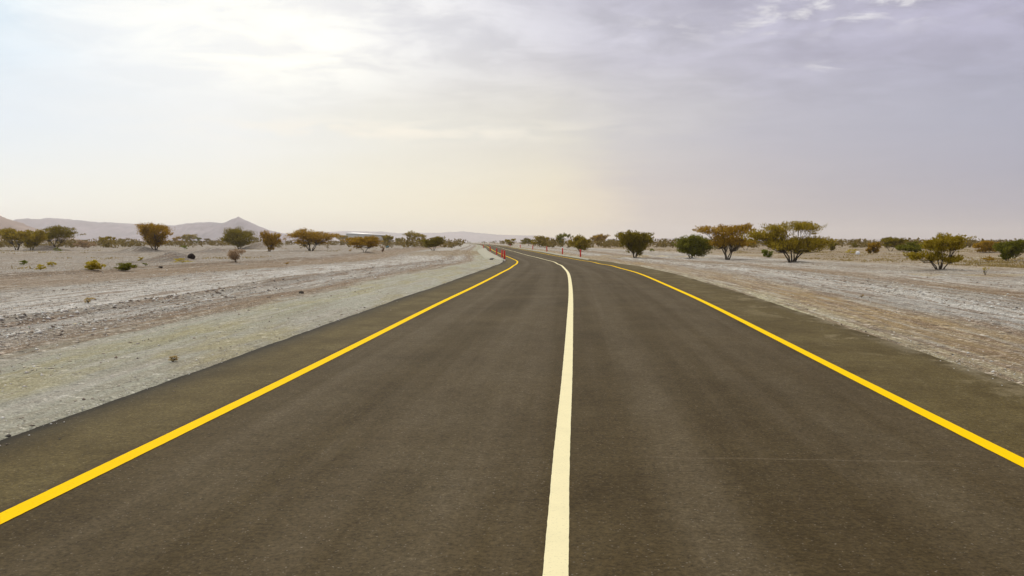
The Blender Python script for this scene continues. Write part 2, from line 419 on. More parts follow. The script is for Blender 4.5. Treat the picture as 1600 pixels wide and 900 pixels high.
# pale concrete banks of the low crossing
m_, g, b = mat('pale_concrete')
p_ = g.n.new('ShaderNodeNewGeometry').outputs['Position']
g.put(b.inputs['Base Color'], g.ramp(g.noise(p_, 1.2, 5, .65), [(.3, (.30, .29, .22)), (.7, (.44, .42, .33))])); b.inputs['Roughness'].default_value = .9
M_CONC = m_
def bank(name, y0, y1, la, z, **kw):
    Ys = np.arange(y0, y1, 1.5)
    V = []
    tx, ty = tangent(Ys)
    for i, (l0, zz) in enumerate(zip(la, z)):
        taper = np.clip((Ys - y0) / 12, 0, 1) ** .7 * np.clip((y1 - Ys) / 60, 0, 1) ** .5
        l = l0 if i == 0 else la[0] + (l0 - la[0]) * (0.12 + .88 * taper)
        V.append(np.stack([xc(Ys) + ty * l, Ys - tx * l, zr(Ys) + zz + 0 * Ys], -1))
    V = np.stack(V, 1).reshape(-1, 3)
    return link(name, mesh_np(name, V, grid_faces(len(Ys), len(la))), mat=M_CONC, kind='structure')
bank('concrete_apron', 97, 255, [-4.72, -4.80, -5.1, -6.9, -7.0], [-.05, .06, .07, .10, -.3])
bank('kerb', 100, 330, [4.75, 4.80, 5.05, 5.6, 5.7], [-.05, .10, .11, .04, -.3])

# pale dusty track cut far left of the road
# ------------------------------------------------------------------ gravel (uncountable)
def scatter_gravel():
    n = 190000
    r = np.random.default_rng(11)
    Y = 4.5 / (1 - r.random(n) * (1 - 4.5 / 110))           # density ~ 1/Y^2
    side = r.random(n) < .55
    span = np.minimum(Y * .62 + 3, 55)
    lat = np.where(side, -5.05 - (r.random(n) ** 1.2) * span, 5.55 + (r.random(n) ** 1.2) * span)
    zone = vn(lat * 1.0, Y * .08)
    coarse = np.where((lat < -8.8) | (lat > 8.3), 1.0, .14)
    coarse = coarse * np.where((lat < -12.2) & (lat > -10.2), 1, 1) * np.where((lat > 6.4) & (lat < 8), .4, 1) * np.where((lat < -19) & (lat > -24.5), .35, 1) * np.where((lat > 12.7) & (lat < 14.3), .3, 1)
    keep = r.random(n) < (coarse * np.clip((zone - .2) * 2.2, .12, 1))
    lat, Y = lat[keep], Y[keep]; n = len(Y)
    X = xc(Y) + lat
    boost = np.exp(-((lat + 11.3) / .6) ** 2) + .5 * np.exp(-((lat + 9.7) / .4) ** 2) + .5 * np.exp(-((lat - 10.6) / .6) ** 2)
    size = np.exp(r.normal(0, .5, n)) * .0075 * (1 + 1.3 * boost) * (.7 + Y / 30)
    size = np.minimum(size, .05)
    size = np.where(np.abs(lat) < 8.3, np.minimum(size, .028), size)
    spill = (r.random(n) < .06) & (np.abs(lat) < 7)          # chips kicked onto the asphalt
    lat = np.where(spill, np.sign(lat) * (4.98 + (lat > 0) * .45 - r.random(n) ** 4 * .6), lat); X = xc(Y) + lat
    size = np.where(spill, np.minimum(size, .011), size)
    base = np.array([(1, 0, 0), (-1, 0, 0), (0, 1, 0), (0, -1, 0), (0, 0, 1), (0, 0, -1)], float)
    fc = np.array([(0, 2, 4), (2, 1, 4), (1, 3, 4), (3, 0, 4), (2, 0, 5), (1, 2, 5), (3, 1, 5), (0, 3, 5)])
    P = base[None] * (.6 + .8 * r.random((n, 6, 1))) + r.normal(0, .18, (n, 6, 3))
    P = P * np.stack([1 + .5 * r.random(n), 1 + .5 * r.random(n), .45 + .35 * r.random(n)], -1)[:, None, :]
    a = r.random(n) * 6.28; ca, sa = np.cos(a)[:, None], np.sin(a)[:, None]
    x, y = P[..., 0] * ca - P[..., 1] * sa, P[..., 0] * sa + P[..., 1] * ca
    P = np.stack([x, y, P[..., 2]], -1) * size[:, None, None]
    P += np.stack([X, Y, np.where(spill, np.maximum(zr(Y) + .003, ground(X, Y)), ground(X, Y)) + size * .2], -1)[:, None]
    Fc = fc[None] + np.arange(n)[:, None, None] * 6
    m_, g, b = mat('loose_stone')
    rnd = g.n.new('ShaderNodeNewGeometry').outputs['Random Per Island']
    g.put(b.inputs['Base Color'], g.ramp(rnd, [(0, (.10, .09, .08)), (.14, (.26, .20, .15)), (.35, (.42, .37, .31)), (.6, (.56, .53, .48)), (.8, (.70, .68, .63)), (.95, (.82, .80, .76)), (1, (.62, .55, .38))]))
    b.inputs['Roughness'].default_value = .85; b.inputs['Specular IOR Level'].default_value = .25
    link('gravel', mesh_np('gravel', P.reshape(-1, 3), Fc.reshape(-1, 3)), mat=m_, kind='stuff')
scatter_gravel()

# ------------------------------------------------------------------ hills and mountains
def rock_mat(name, a, b_):
    m_, g, b = mat(name)
    p_ = g.n.new('ShaderNodeNewGeometry').outputs['Position']
    g.put(b.inputs['Base Color'], g.ramp(g.noise(p_, .004, 7, .65), [(.35, a), (.65, b_)])); b.inputs['Roughness'].default_value = 1
    return m_
M_RK1 = rock_mat('brown_rock', (.24, .15, .115), (.34, .23, .18))
M_RK2 = rock_mat('mauve_rock', (.13, .11, .16), (.29, .235, .29))
def range_(name, prof, D, depth, m_, rough, sd_):
    xs = np.linspace(prof[0][0], prof[-1][0], int(max(60, (prof[-1][0] - prof[0][0]) * 1.1)))
    ys = np.interp(xs, [p[0] for p in prof], [p[1] for p in prof])
    rows = 34; V = []
    for j in range(rows):
        t = j / (rows - 1)                                  # 0 front foot, .45 crest, 1 back foot
        Yd = D - depth * .45 + depth * t
        k_ = t / .45 if t < .45 else (1 - t) / .55
        k_ = k_ ** 1.25
        X = (xs - 800) / F * D
        H = (HOR - ys) / F * D + CAM_H
        spur = 1 + 1.0 * fbm(X / (depth * .10) + sd_, np.full_like(X, t * 3.0), 5) * (1 - abs(t - .45) * .3) * (0 if t == .45 else 1)
        z = H * k_ * (spur if abs(t - .45) > .03 else 1)
        z = z + rough * H * fbm(X / (depth * .03) + sd_, np.full_like(X, t * 12), 4) * (1 if abs(t - .45) > .03 else .25)
        V.append(np.stack([X, np.full_like(X, Yd), np.minimum(z, H * 1.0) - 2], -1))
    V = np.stack(V, 0).reshape(-1, 3)
    return link(name, mesh_np(name, V, grid_faces(rows, len(xs)), False), mat=m_, kind='structure')
MT = 6000
range_('hill', [(-260, 372), (-160, 345), (-90, 330), (-30, 326), (0, 335), (10, 340), (20, 346), (30, 351), (46, 356), (70, 366), (84, 378)], 3300, 900, M_RK1, .45, 3)
range_('mountain', [(-500, 360), (-200, 352), (-20, 356), (18, 349), (40, 344), (75, 340), (100, 341), (130, 344), (165, 346.5), (195, 349), (215, 349), (262, 351), (290, 357), (330, 366), (372, 378)], 6000, 2400, M_RK2, .5, 11)
range_('mountain', [(180, 376), (225, 364), (262, 353), (275, 351.5), (290, 348), (310, 347), (330, 345.5), (348, 347), (360, 343.5), (368, 339.5), (373.5, 337), (380, 341), (392, 348), (402, 353), (418, 359), (436, 363), (470, 370), (520, 378)], 5200, 1500, M_RK2, .45, 21)
range_('mountain', [(330, 366), (430, 363), (460, 365), (500, 362.5), (540, 360.5), (560, 361.5), (600, 361.5), (622, 364), (650, 363), (690, 363.5), (724, 361), (745, 363.5), (772, 366), (800, 367), (835, 368), (870, 371), (930, 373), (1050, 372), (1180, 374), (1400, 373), (1600, 376), (1900, 372)], 10500, 2600, M_RK2, .15, 33)

# ------------------------------------------------------------------ haze
bm_v = [(-9500, -400, -6), (9500, -400, -6), (9500, 13800, -6), (-9500, 13800, -6)]
V = bm_v + [(x, y, 215) for x, y, z in bm_v]
hz = link('haze', mesh_np('haze', V, [(0, 3, 2, 1), (4, 5, 6, 7), (0, 1, 5, 4), (1, 2, 6, 5), (2, 3, 7, 6), (3, 0, 4, 7)]), kind='stuff')
m_ = bpy.data.materials.new('thin_haze'); m_.use_nodes = True; g = G(m_.node_tree); g.n.clear()
pv = g.n.new('ShaderNodeVolumePrincipled'); pv.inputs['Color'].default_value = (.95, .93, .93, 1); pv.inputs['Density'].default_value = 1.05e-4; pv.inputs['Anisotropy'].default_value = .45
o_ = g.n.new('ShaderNodeOutputMaterial'); g.l.new(pv.outputs[0], o_.inputs['Volume'])
hz.data.materials.append(m_)

# ------------------------------------------------------------------ trees and bushes
def leaf_mat(name, a, b_, c_):
    m_, g, b = mat(name)
    rnd = g.n.new('ShaderNodeNewGeometry').outputs['Random Per Island']
    p_ = g.n.new('ShaderNodeNewGeometry').outputs['Position']
    n = g.noise(p_, 1.1, 3, .6)
    col = g.ramp(g.m('ADD', g.m('MULTIPLY', rnd, .55), g.m('MULTIPLY', n, .45)), [(.15, a), (.5, b_), (.85, c_)])
    g.put(b.inputs['Base Color'], col); b.inputs['Roughness'].default_value = .9; b.inputs['Specular IOR Level'].default_value = 0
    tr = g.n.new('ShaderNodeBsdfTranslucent'); g.l.new(col, tr.inputs[0])
    mx_ = g.n.new('ShaderNodeMixShader'); mx_.inputs[0].default_value = .5
    g.l.new(b.outputs[0], mx_.inputs[1]); g.l.new(tr.outputs[0], mx_.inputs[2])
    g.l.new(mx_.outputs[0], g.n['Material Output'].inputs[0])
    return m_
LM = {
    'olive': leaf_mat('olive_foliage', (.17, .122, .010), (.31, .23, .018), (.44, .33, .040)),
    'brown': leaf_mat('russet_foliage', (.20, .118, .010), (.36, .215, .018), (.50, .32, .040)),
    'dark': leaf_mat('dark_green_foliage', (.12, .090, .008), (.21, .165, .014), (.31, .245, .028)),
    'green': leaf_mat('green_foliage', (.100, .098, .010), (.175, .168, .018), (.26, .25, .034)),
    'yellow': leaf_mat('yellow_foliage', (.30, .24, .02), (.50, .39, .035), (.64, .52, .08)),
    'lime': leaf_mat('lime_foliage', (.10, .13, .012), (.17, .20, .022), (.28, .27, .035)),
    'dry': leaf_mat('dead_twigs', (.24, .155, .09), (.36, .25, .15), (.46, .33, .20)),
    'straw': leaf_mat('straw_foliage', (.36, .25, .09), (.55, .42, .18), (.70, .58, .32)),
    'haze': leaf_mat('distant_scrub', (.11, .080, .022), (.18, .13, .035), (.26, .19, .06)),
}
m_, g, b = mat('acacia_bark')
p_ = g.n.new('ShaderNodeNewGeometry').outputs['Position']
g.put(b.inputs['Base Color'], g.ramp(g.noise(p_, 3, 4, .6), [(.3, (.040, .027, .015)), (.7, (.085, .060, .036))])); b.inputs['Roughness'].default_value = .95
M_BARK = m_

def tubes(paths, sides=5):
    """paths: list of (points, radii)"""
    V, Fc = [], []
    for P, R in paths:
        P = np.asarray(P, float); n = len(P); b0 = len(V)
        for i in range(n):
            t = P[min(i + 1, n - 1)] - P[max(i - 1, 0)]; t = t / (np.linalg.norm(t) + 1e-9)
            a = np.cross(t, (.3, .9, .1)); a /= np.linalg.norm(a) + 1e-9; c_ = np.cross(t, a)
            for k_ in range(sides):
                q = 6.2832 * k_ / sides
                V.append(P[i] + (a * math.cos(q) + c_ * math.sin(q)) * R[i])
        for i in range(n - 1):
            for k_ in range(sides):
                k2 = (k_ + 1) % sides
                Fc.append((b0 + i * sides + k_, b0 + i * sides + k2, b0 + (i + 1) * sides + k2, b0 + (i + 1) * sides + k_))
    return np.array(V), np.array(Fc)
def slivers(C, Dv, ln, wd, r):
    """thin leaf sprays: kite quads at C pointing along Dv"""
    n = len(C)
    Dv = Dv / (np.linalg.norm(Dv, axis=1, keepdims=True) + 1e-9)
    q = r.normal(0, 1, (n, 3)); s = np.cross(Dv, q); s /= np.linalg.norm(s, axis=1, keepdims=True) + 1e-9
    ln = ln[:, None]; wd = wd[:, None]
    V = np.stack([C - Dv * ln * .5, C + s * wd * .5, C + Dv * ln * .5, C - s * wd * .5], 1)
    return V.reshape(-1, 3), np.arange(n * 4).reshape(-1, 4)

def skeleton(H, R, style, r, ncl, stems, lean=0., lobes=None):
    """cluster centres and stem feet, relative to the base; the crown bulges unevenly round the axis"""
    cl = []; tries = 0
    p1, p2, p3, p4 = r.random(4) * 6.28
    if lobes:                                               # crown given as a few separate leafy masses
        tot = sum(l[2] * l[3] for l in lobes)
        for (u, z, ru, rz) in lobes:
            for _ in range(max(3, int(ncl * ru * rz / tot))):
                a = r.random() * 6.28; q = math.sqrt(r.random())
                dy_ = r.normal(0, .30) * math.sqrt(max(.1, 1 - u * u))
                cl.append(np.array([(u + math.cos(a) * q * ru) * R, dy_ * R, (z + math.sin(a) * q * rz) * H]))
    while not lobes and len(cl) < ncl and tries < 4000:
        tries += 1
        a = r.random() * 6.2832; q = math.sqrt(r.random())
        fR = .93 + .13 * math.sin(2 * a + p1) + .10 * math.sin(5 * a + p2)
        fH = 1.03 - .13 * (.5 + .5 * math.sin(a + p3)) - .08 * (.5 + .5 * math.sin(4 * a + p4))
        if style == 'vase':
            t = r.random() ** .75
            q = q ** .75; zz = .10 + .88 * t; rr = q * (.10 + .90 * t); zz -= .07 * q * q * t
        elif style == 'umbrella':
            t = r.random() ** .6
            zz = .46 + .50 * t - .20 * q * q; rr = q * (.40 + .60 * t ** .7)
        elif style == 'dome':
            t = r.random() ** .8
            zz = .12 + .80 * t; rr = q * math.sqrt(max(.05, 1 - (max(t - .3, 0) / .85) ** 2)) * (.55 + .45 * min(1, t * 2.5))
        else:                                               # 'open': ragged spreading roof on long limbs
            t = r.random()
            zz = .96 - .50 * q ** 2.2 - .34 * t ** 1.6; rr = q * (1 - .25 * t)
            if q < .45 and zz < .55: continue
        rr *= fR; zz *= fH
        c_ = np.array([math.cos(a) * rr * R + lean * zz * R, math.sin(a) * rr * R, zz * H])
        if all(np.linalg.norm((c_ - o) / (R, R, H)) > .13 for o in cl) or tries > 3000: cl.append(c_)
    cl = np.array(cl)
    ang0 = r.random() * 6.28
    st = []
    for k_ in range(stems):
        a = ang0 + 6.2832 * k_ / stems + r.normal(0, .25)
        out = (.10 + .16 * r.random()) * R if stems > 1 else .04 * R
        hh = (.20 + .14 * r.random()) * H
        st.append(np.array([math.cos(a) * out * 1.3, math.sin(a) * out, hh]))
    return cl, st

def tree_parts(H, R, style, leaf, r, dens=1., ncl=26, stems=3, lean=0., D=100., leafscale=1., cs=1., lobes=None):
    ncl = int(ncl * 1.35)
    cl, st = skeleton(H, R, style, r, ncl, stems, lean, lobes)
    tr = max(.024 * H, .03) if H > 1.5 else .02
    paths = []; twig = []
    for s_ in st:
        mid = s_ * .5 + np.array([r.normal(0, .03 * R), r.normal(0, .03 * R), -.03 * H])
        b0 = s_ * np.array([.22, .22, 0]); b0[2] = -.15
        paths.append(([b0, mid, s_], [tr * 1.15, tr * .8, tr * .65]))
    for c_ in cl:
        dists = [np.linalg.norm((c_ - s_)[:2]) + r.random() * .2 * R for s_ in st]
        s_ = st[int(np.argmin(dists))]
        k1 = s_ + (c_ - s_) * .35 + np.array([r.normal(0, .05 * R), r.normal(0, .05 * R), -.05 * H + r.normal(0, .02 * H)])
        k2 = s_ + (c_ - s_) * .7 + np.array([r.normal(0, .04 * R), r.normal(0, .04 * R), r.normal(0, .02 * H)])
        paths.append(([s_, k1, k2, c_], [tr * .42, tr * .30, tr * .2, tr * .1]))
        for j in range(4):
            e = c_ + r.normal(0, 1, 3) * np.array([.15 * R, .15 * R, .04 * H]) + np.array([0, 0, .05 * H])
            m0 = k2 * (.3 + .4 * r.random()); m0 = k2 + (c_ - k2) * r.random()
            paths.append(([m0, e], [tr * .11, tr * .05]))
            twig.append((m0, e))
    tv, tf = tubes(paths, 5)
    # leaves gather round twig ends: flat-topped, ragged sprays
    per = int(42 * dens)
    M0 = np.array([t_[0] for t_ in twig]).repeat(per, 0); E0 = np.array([t_[1] for t_ in twig]).repeat(per, 0)
    n = len(E0)
    off = r.normal(0, 1, (n, 3)); off *= np.minimum(1, 1.7 / (np.linalg.norm(off, axis=1, keepdims=True) + 1e-6))
    shp = {'vase': (.085, .085, .050), 'umbrella': (.10, .10, .034), 'dome': (.10, .10, .065), 'open': (.085, .085, .030)}[style]
    sc = cs * (.6 + .8 * r.random(len(twig))).repeat(per)[:, None]
    P = E0 + (M0 - E0) * (r.random((n, 1)) ** 2 * .6) + off * sc * np.array([shp[0] * R, shp[1] * R, shp[2] * H])
    U = P / (np.linalg.norm(P, axis=1, keepdims=True) + 1e-6)
    Dv = U * (1.5 if style == 'vase' else .8) + r.normal(0, .5, P.shape) + np.array([0, 0, .35])
    low = P[:, 2] < .05 * H
    P[low, 2] = r.random(low.sum()) * .12 * H + .03 * H
    s0 = .88 * leafscale * min(.10 + D * .0011, .12 * H + .02)
    ln = s0 * (.6 + 1.0 * r.random(n)); wd = ln * (.24 + .2 * r.random(n))
    lv, lf = slivers(P, Dv, ln, wd, r)
    return tv, tf, lv, lf

def lobes_px(x, base, top, x0, x1, L):
    """leafy masses as (left, right, top, bottom) -> position and size relative to crown radius and tree height"""
    R = (x1 - x0) / 2; H = base - top
    return [(((a + b) / 2 - x) / R, (base - (c_ + d) / 2) / H, (b - a) / 2 / R * .85, (d - c_) / 2 / H * .8) for a, b, c_, d in L]
def plant(name, cat, label, x, base, top, x0, x1, style, leaf, seed, trunk='trunk', crown='crown', group=None, **kw):
    r = np.random.default_rng(seed)
    X, D = gp(x, base)
    H = (base - top) * D / F * 1.0
    R = (x1 - x0) / 2 * D / F
    off = ((x0 + x1) / 2 - x) * D / F
    lean = kw.pop('lean', off / R / .8)
    if 'lobes' in kw: kw['lobes'] = lobes_px(x, base, top, x0, x1, kw['lobes'])
    tv, tf, lv, lf = tree_parts(H, R, style, leaf, r, lean=lean, D=D, **kw)
    root = empty(name, (X, D + .4, float(ground(X, D + .4))), label, cat, group)
    link(trunk, mesh_np(trunk, tv, tf, True), root, M_BARK)
    link(crown, mesh_np(crown, lv, lf), root, LM[leaf])
    return root
A, B = 'acacia_tree', 'acacia tree'
T = [
 # name cat label x base top x0 x1 style leaf extra
 (A, B, 'broad dark acacia cut by the far left edge of the picture', 25, 391, 356, -8, 46, 'umbrella', 'olive', dict(ncl=34, stems=3, cs=1.1)),
 (A, B, 'light yellowish green acacia squeezed between two darker flat-topped trees at far left', 47.5, 390.5, 360, 30, 76, 'vase', 'olive', dict(ncl=30, stems=2)),
 (A, B, 'dark flat-topped acacia with an umbrella crown below the brown left mountains, third from the left', 86, 387, 353, 56, 118, 'umbrella', 'dark', dict(ncl=36, stems=3)),
 (A, B, 'tall fan-shaped russet acacia standing alone between the two left mountain ranges', 241.5, 390.5, 349.5, 212, 270, 'vase', 'brown', dict(ncl=48, stems=4, dens=1.1)),
 (A, B, 'dense dark green acacia with a flat rounded crown right below the pointed peak', 373, 389, 357.5, 345, 402, 'dome', 'dark', dict(ncl=46, stems=3, dens=1.2)),
 (A, B, 'small russet V-shaped acacia beside the pale gravel heap', 420, 393, 362, 402, 443, 'vase', 'brown', dict(ncl=28, stems=3)),
 (A, B, 'wide russet acacia with dark forked stems showing under its spreading crown, left plain', 485, 392, 358, 450, 523, 'umbrella', 'brown', dict(ncl=46, stems=5, dens=1.1, cs=1.1)),
 (A, B, 'low rust-coloured acacia on a short single trunk below the long white roof', 569, 394, 368, 537, 598, 'umbrella', 'brown', dict(ncl=34, stems=2)),
 (A, B, 'thin airy umbrella acacia with gaps in its crown, behind the dark domed tree', 650, 384, 361.5, 632, 667, 'umbrella', 'olive', dict(ncl=20, stems=2, dens=.7)),
 (A, B, 'dark green domed acacia with two bare forking stems, nearest the road on its left side', 677, 391.5, 370, 655, 698, 'umbrella', 'dark', dict(ncl=30, stems=3)),
 (A, B, 'green V-shaped acacia with open feathery limbs just right of the road bend', 879, 385.5, 364.5, 865, 894, 'vase', 'green', dict(ncl=16, stems=3, dens=.8)),
 (A, B, 'olive acacia directly behind the nearest right-hand red marker post', 907, 393, 368, 890, 922, 'dome', 'olive', dict(ncl=28, stems=2)),
 (A, B, 'small round brown acacia on a narrow foot right of the marker posts', 935, 384.5, 366, 922, 949, 'vase', 'brown', dict(ncl=22, stems=2)),
 (A, B, 'dense dark olive acacia with a thick dark foot beside the right shoulder of the road', 993, 403, 362, 967, 1021, 'vase', 'dark', dict(ncl=60, stems=4, dens=1.2)),
 (A, B, 'tall flat-topped russet acacia with many bare stems, behind the round green bush', 1138, 406, 351, 1094, 1176, 'open', 'brown', dict(ncl=50, stems=5, dens=.9, lobes=[(1094, 1118, 354, 366), (1116, 1146, 352, 376), (1142, 1175, 351, 368), (1108, 1140, 370, 388), (1134, 1154, 366, 386), (1150, 1174, 374, 388)])),
 (A, B, 'largest acacia, wide spreading olive crown with dark limbs and sky gaps, right plain', 1240, 409.5, 348.5, 1172, 1290, 'open', 'olive', dict(ncl=80, stems=6, dens=.9, lobes=[(1170, 1200, 363, 378), (1194, 1228, 354, 374), (1226, 1272, 349, 358), (1262, 1275, 354, 366), (1256, 1292, 372, 393), (1198, 1228, 374, 392), (1226, 1260, 374, 397)])),
 (A, B, 'low acacia half hidden between the two biggest trees on the right', 1166, 390, 373, 1146, 1186, 'umbrella', 'olive', dict(ncl=18, stems=2)),
 (A, B, 'tiny V-shaped green tree just right of the largest acacia', 1300, 392, 379, 1291, 1310, 'vase', 'dark', dict(ncl=12, stems=2)),
 (A, B, 'dark acacia whose flat crown slants up to the right, behind a green V-shaped tree', 1393, 392.5, 370, 1374, 1420, 'umbrella', 'dark', dict(ncl=26, stems=2)),
 (A, B, 'green V-shaped acacia with flat top in front of the slanting dark one', 1425, 401, 379, 1401, 1449, 'umbrella', 'green', dict(ncl=26, stems=2)),
 (A, B, 'nearest acacia on the right, two-tiered yellowish crown on low spreading bare stems', 1474, 421.5, 370, 1428, 1512, 'open', 'olive', dict(ncl=44, stems=6, dens=.75, lobes=[(1462, 1510, 370, 382), (1450, 1480, 378, 392), (1484, 1506, 382, 396), (1428, 1452, 397, 408), (1450, 1476, 398, 408), (1480, 1508, 402, 410)])),
 (A, B, 'leafy bright green-topped acacia cut by the right edge of the picture', 1577, 408, 377, 1560, 1612, 'vase', 'green', dict(ncl=34, stems=3)),
 (A, B, 'small pale brown tree in front of the low white roof, right of the rust-coloured acacia', 604, 384.5, 366, 594, 615, 'umbrella', 'olive', dict(ncl=14, stems=2)),
 (A, B, 'small brown tree behind the wide russet acacia and left of the rust-coloured one', 535, 381, 366.5, 524, 547, 'umbrella', 'olive', dict(ncl=14, stems=2)),
]
Bu, Bc = 'desert_shrub', 'shrub'
T2 = [
 (Bu, Bc, 'low brown-green shrub on the plain below the saddle of the left range', 168, 387, 369, 155, 182, 'vase', 'olive', dict(ncl=16, stems=2)),
 (Bu, Bc, 'small dull green shrub right beside the brown-green one left of the fan-shaped tree', 187, 381, 372, 178, 196, 'dome', 'dark', dict(ncl=10, stems=2)),
 (Bu, Bc, 'pale dry brushy shrub on grey gravel below the dark third tree from the left', 131, 389, 376.5, 115, 147, 'dome', 'dry', dict(ncl=16, stems=2, dens=.7)),
 (Bu, Bc, 'flat-topped olive shrub left of the small vivid green bush', 295, 381.5, 365, 283, 308, 'umbrella', 'olive', dict(ncl=14, stems=2)),
 (Bu, Bc, 'small vivid green round bush between the two left mountain trees', 309, 382, 371, 302, 316, 'dome', 'green', dict(ncl=10, stems=1)),
 (Bu, Bc, 'low brown shrub left of the flat-topped olive one, below the mountain saddle', 278, 382, 370, 268, 288, 'dome', 'brown', dict(ncl=10, stems=1)),
 (Bu, Bc, 'low brown-yellow scrub just left of the dense tree under the peak', 330, 382.5, 371.5, 318, 342, 'dome', 'haze', dict(ncl=10, stems=1)),
 (Bu, Bc, 'dark round bush between the airy umbrella tree and the thin tree by the roof', 625, 382.5, 370.5, 615, 635, 'dome', 'dark', dict(ncl=12, stems=1)),
 (Bu, Bc, 'dark olive bush, left one of the pair behind the right-hand marker posts', 826, 384, 372.5, 811, 838, 'dome', 'dark', dict(ncl=16, stems=2)),
 (Bu, Bc, 'rounder olive bush, right one of the pair behind the right-hand marker posts', 846, 386, 368.5, 832, 863, 'dome', 'olive', dict(ncl=20, stems=2)),
 (Bu, Bc, 'yellowish bush standing above the far end of the road', 797, 384, 373, 787, 808, 'vase', 'olive', dict(ncl=12, stems=1)),
 (Bu, Bc, 'small dark bush between the round brown acacia and the dense dark olive one', 955, 382, 373.5, 945, 966, 'dome', 'dark', dict(ncl=10, stems=1)),
 (Bu, Bc, 'big round green bush on sandy ground at the foot of the tall flat-topped acacia', 1082, 403, 368.5, 1056, 1116, 'dome', 'green', dict(ncl=50, stems=3, dens=1.2)),
 (Bu, Bc, 'low olive bush under the left limbs of the largest acacia', 1201, 402.5, 390, 1190, 1211, 'dome', 'lime', dict(ncl=12, stems=1)),
 (Bu, Bc, 'dark brown bush left of the slanting dark acacia on the right plain', 1366, 397, 379, 1356, 1377, 'dome', 'brown', dict(ncl=16, stems=1)),
 (Bu, Bc, 'rounded brown-green bush near the right edge, behind the low twiggy one', 1540, 395, 376, 1522, 1562, 'dome', 'brown', dict(ncl=24, stems=2)),
 (Bu, Bc, 'low bare twiggy shrub right of the nearest right-hand acacia', 1549, 411, 401, 1535, 1562, 'open', 'brown', dict(ncl=10, stems=4, dens=.5)),
 (Bu, Bc, 'small dark green bush on the horizon right of the tiny V-shaped tree', 1337, 387, 379, 1330, 1344, 'dome', 'dark', dict(ncl=8, stems=1)),
 (Bu, Bc, 'yellow-brown bush beside the white bag on the right plain', 1331, 397, 389.5, 1321, 1341, 'dome', 'yellow', dict(ncl=8, stems=1, dens=.6)),
 (Bu, Bc, 'leafless reddish dry bush on the gravel in front of the tree under the peak', 366, 409.5, 388, 348, 382, 'vase', 'dry', dict(ncl=26, stems=5, dens=.5, leafscale=.6)),
 (Bu, Bc, 'tiny dead pinkish shrub right of the rust-coloured acacia', 597, 394, 384.5, 593, 602, 'vase', 'dry', dict(ncl=8, stems=3, dens=.4)),
 (Bu, Bc, 'flattened olive scrub right of the dense dark acacia, on the pale sand line', 1018, 394, 388.5, 1012, 1024, 'dome', 'lime', dict(ncl=6, stems=1, dens=.6)),
]
TU, TC = 'desert_bush', 'low bush'
T3 = [
 (TU, TC, 'bright green low bush, the greenest of the row on the left gravel', 191, 424, 411, 176, 208, 'dome', 'green', dict(ncl=20, stems=1)),
 (TU, TC, 'golden yellow low bush left of the bright green one', 142, 422.5, 407.5, 129, 155, 'dome', 'yellow', dict(ncl=18, stems=1)),
 (TU, TC, 'small flat green-yellow bush at the left end of the row on the gravel', 32, 414, 407, 24, 41, 'dome', 'lime', dict(ncl=10, stems=1, dens=.7)),
 (TU, TC, 'sparse golden tuft with a dark foot, second low bush from the left end', 58, 422.5, 413, 49, 66, 'dome', 'yellow', dict(ncl=9, stems=1, dens=.5)),
 (TU, TC, 'sparse golden tuft just right of the dark-footed one, third from the left end', 77, 417, 410, 68, 86, 'dome', 'yellow', dict(ncl=9, stems=1, dens=.6)),
 (TU, TC, 'tiny yellow bush just left of the dark gravel mound', 216, 408, 401.5, 211, 221, 'dome', 'yellow', dict(ncl=6, stems=1, dens=.6)),
 (TU, TC, 'tiny greenish tuft below the tiny yellow bush by the mound', 223, 416, 411, 218, 228, 'dome', 'lime', dict(ncl=5, stems=1, dens=.5)),
 (TU, TC, 'low spread of yellow brush between the gravel mound and the dark rock', 283, 411, 403.5, 264, 298, 'dome', 'yellow', dict(ncl=14, stems=1, dens=.35)),
 (TU, TC, 'small yellow-green bush above the dark gravel mound, on the grey plain', 287, 391, 383.5, 280, 296, 'dome', 'lime', dict(ncl=8, stems=1, dens=.6)),
 (TU, TC, 'small olive-yellow bush at the foot of the dark third tree from the left', 88, 393, 386.5, 80, 97, 'dome', 'lime', dict(ncl=8, stems=1, dens=.6)),
 (TU, TC, 'tiny brown tuft lying on the gravel below the V-shaped russet tree', 446, 413.5, 410, 441, 452, 'dome', 'brown', dict(ncl=5, stems=1, dens=.5)),
 (TU, TC, 'tiny brown tuft between the wide russet acacia and the rust-coloured one', 546, 393, 389.5, 542, 551, 'dome', 'brown', dict(ncl=5, stems=1, dens=.5)),
 (TU, TC, 'dry straw-coloured weed lying on the shoulder gravel beside the left asphalt edge', 253, 571, 561.5, 245, 263, 'dome', 'straw', dict(ncl=9, stems=1, dens=.4, leafscale=.5)),
 (TU, TC, 'pale straw tuft on the gravel windrows at the left', 126, 476, 467, 118, 136, 'dome', 'straw', dict(ncl=9, stems=1, dens=.5, leafscale=.6)),
 (TU, TC, 'small brown weed on the tan dirt band right of the road', 1355, 466, 461, 1349, 1361, 'dome', 'brown', dict(ncl=6, stems=1, dens=.2, leafscale=.5)),
 (TU, TC, 'thin upright yellow weed on pale gravel below the low twiggy shrub at right', 1546, 430, 416, 1540, 1552, 'vase', 'yellow', dict(ncl=7, stems=2, dens=.15, leafscale=.6)),
]
for i, (nm, cat, lab, x, base, top, x0, x1, sty, leaf, kw) in enumerate(T + T2 + T3):
    tn, cn = ('trunk', 'crown') if nm == A else ('stems', 'foliage')
    plant(nm, cat, lab, x, base, top, x0, x1, sty, leaf, 100 + i, tn, cn,
          group={A: 'acacia trees on the plain', Bu: 'shrubs on the plain', TU: 'low bushes on the gravel'}[nm], **kw)

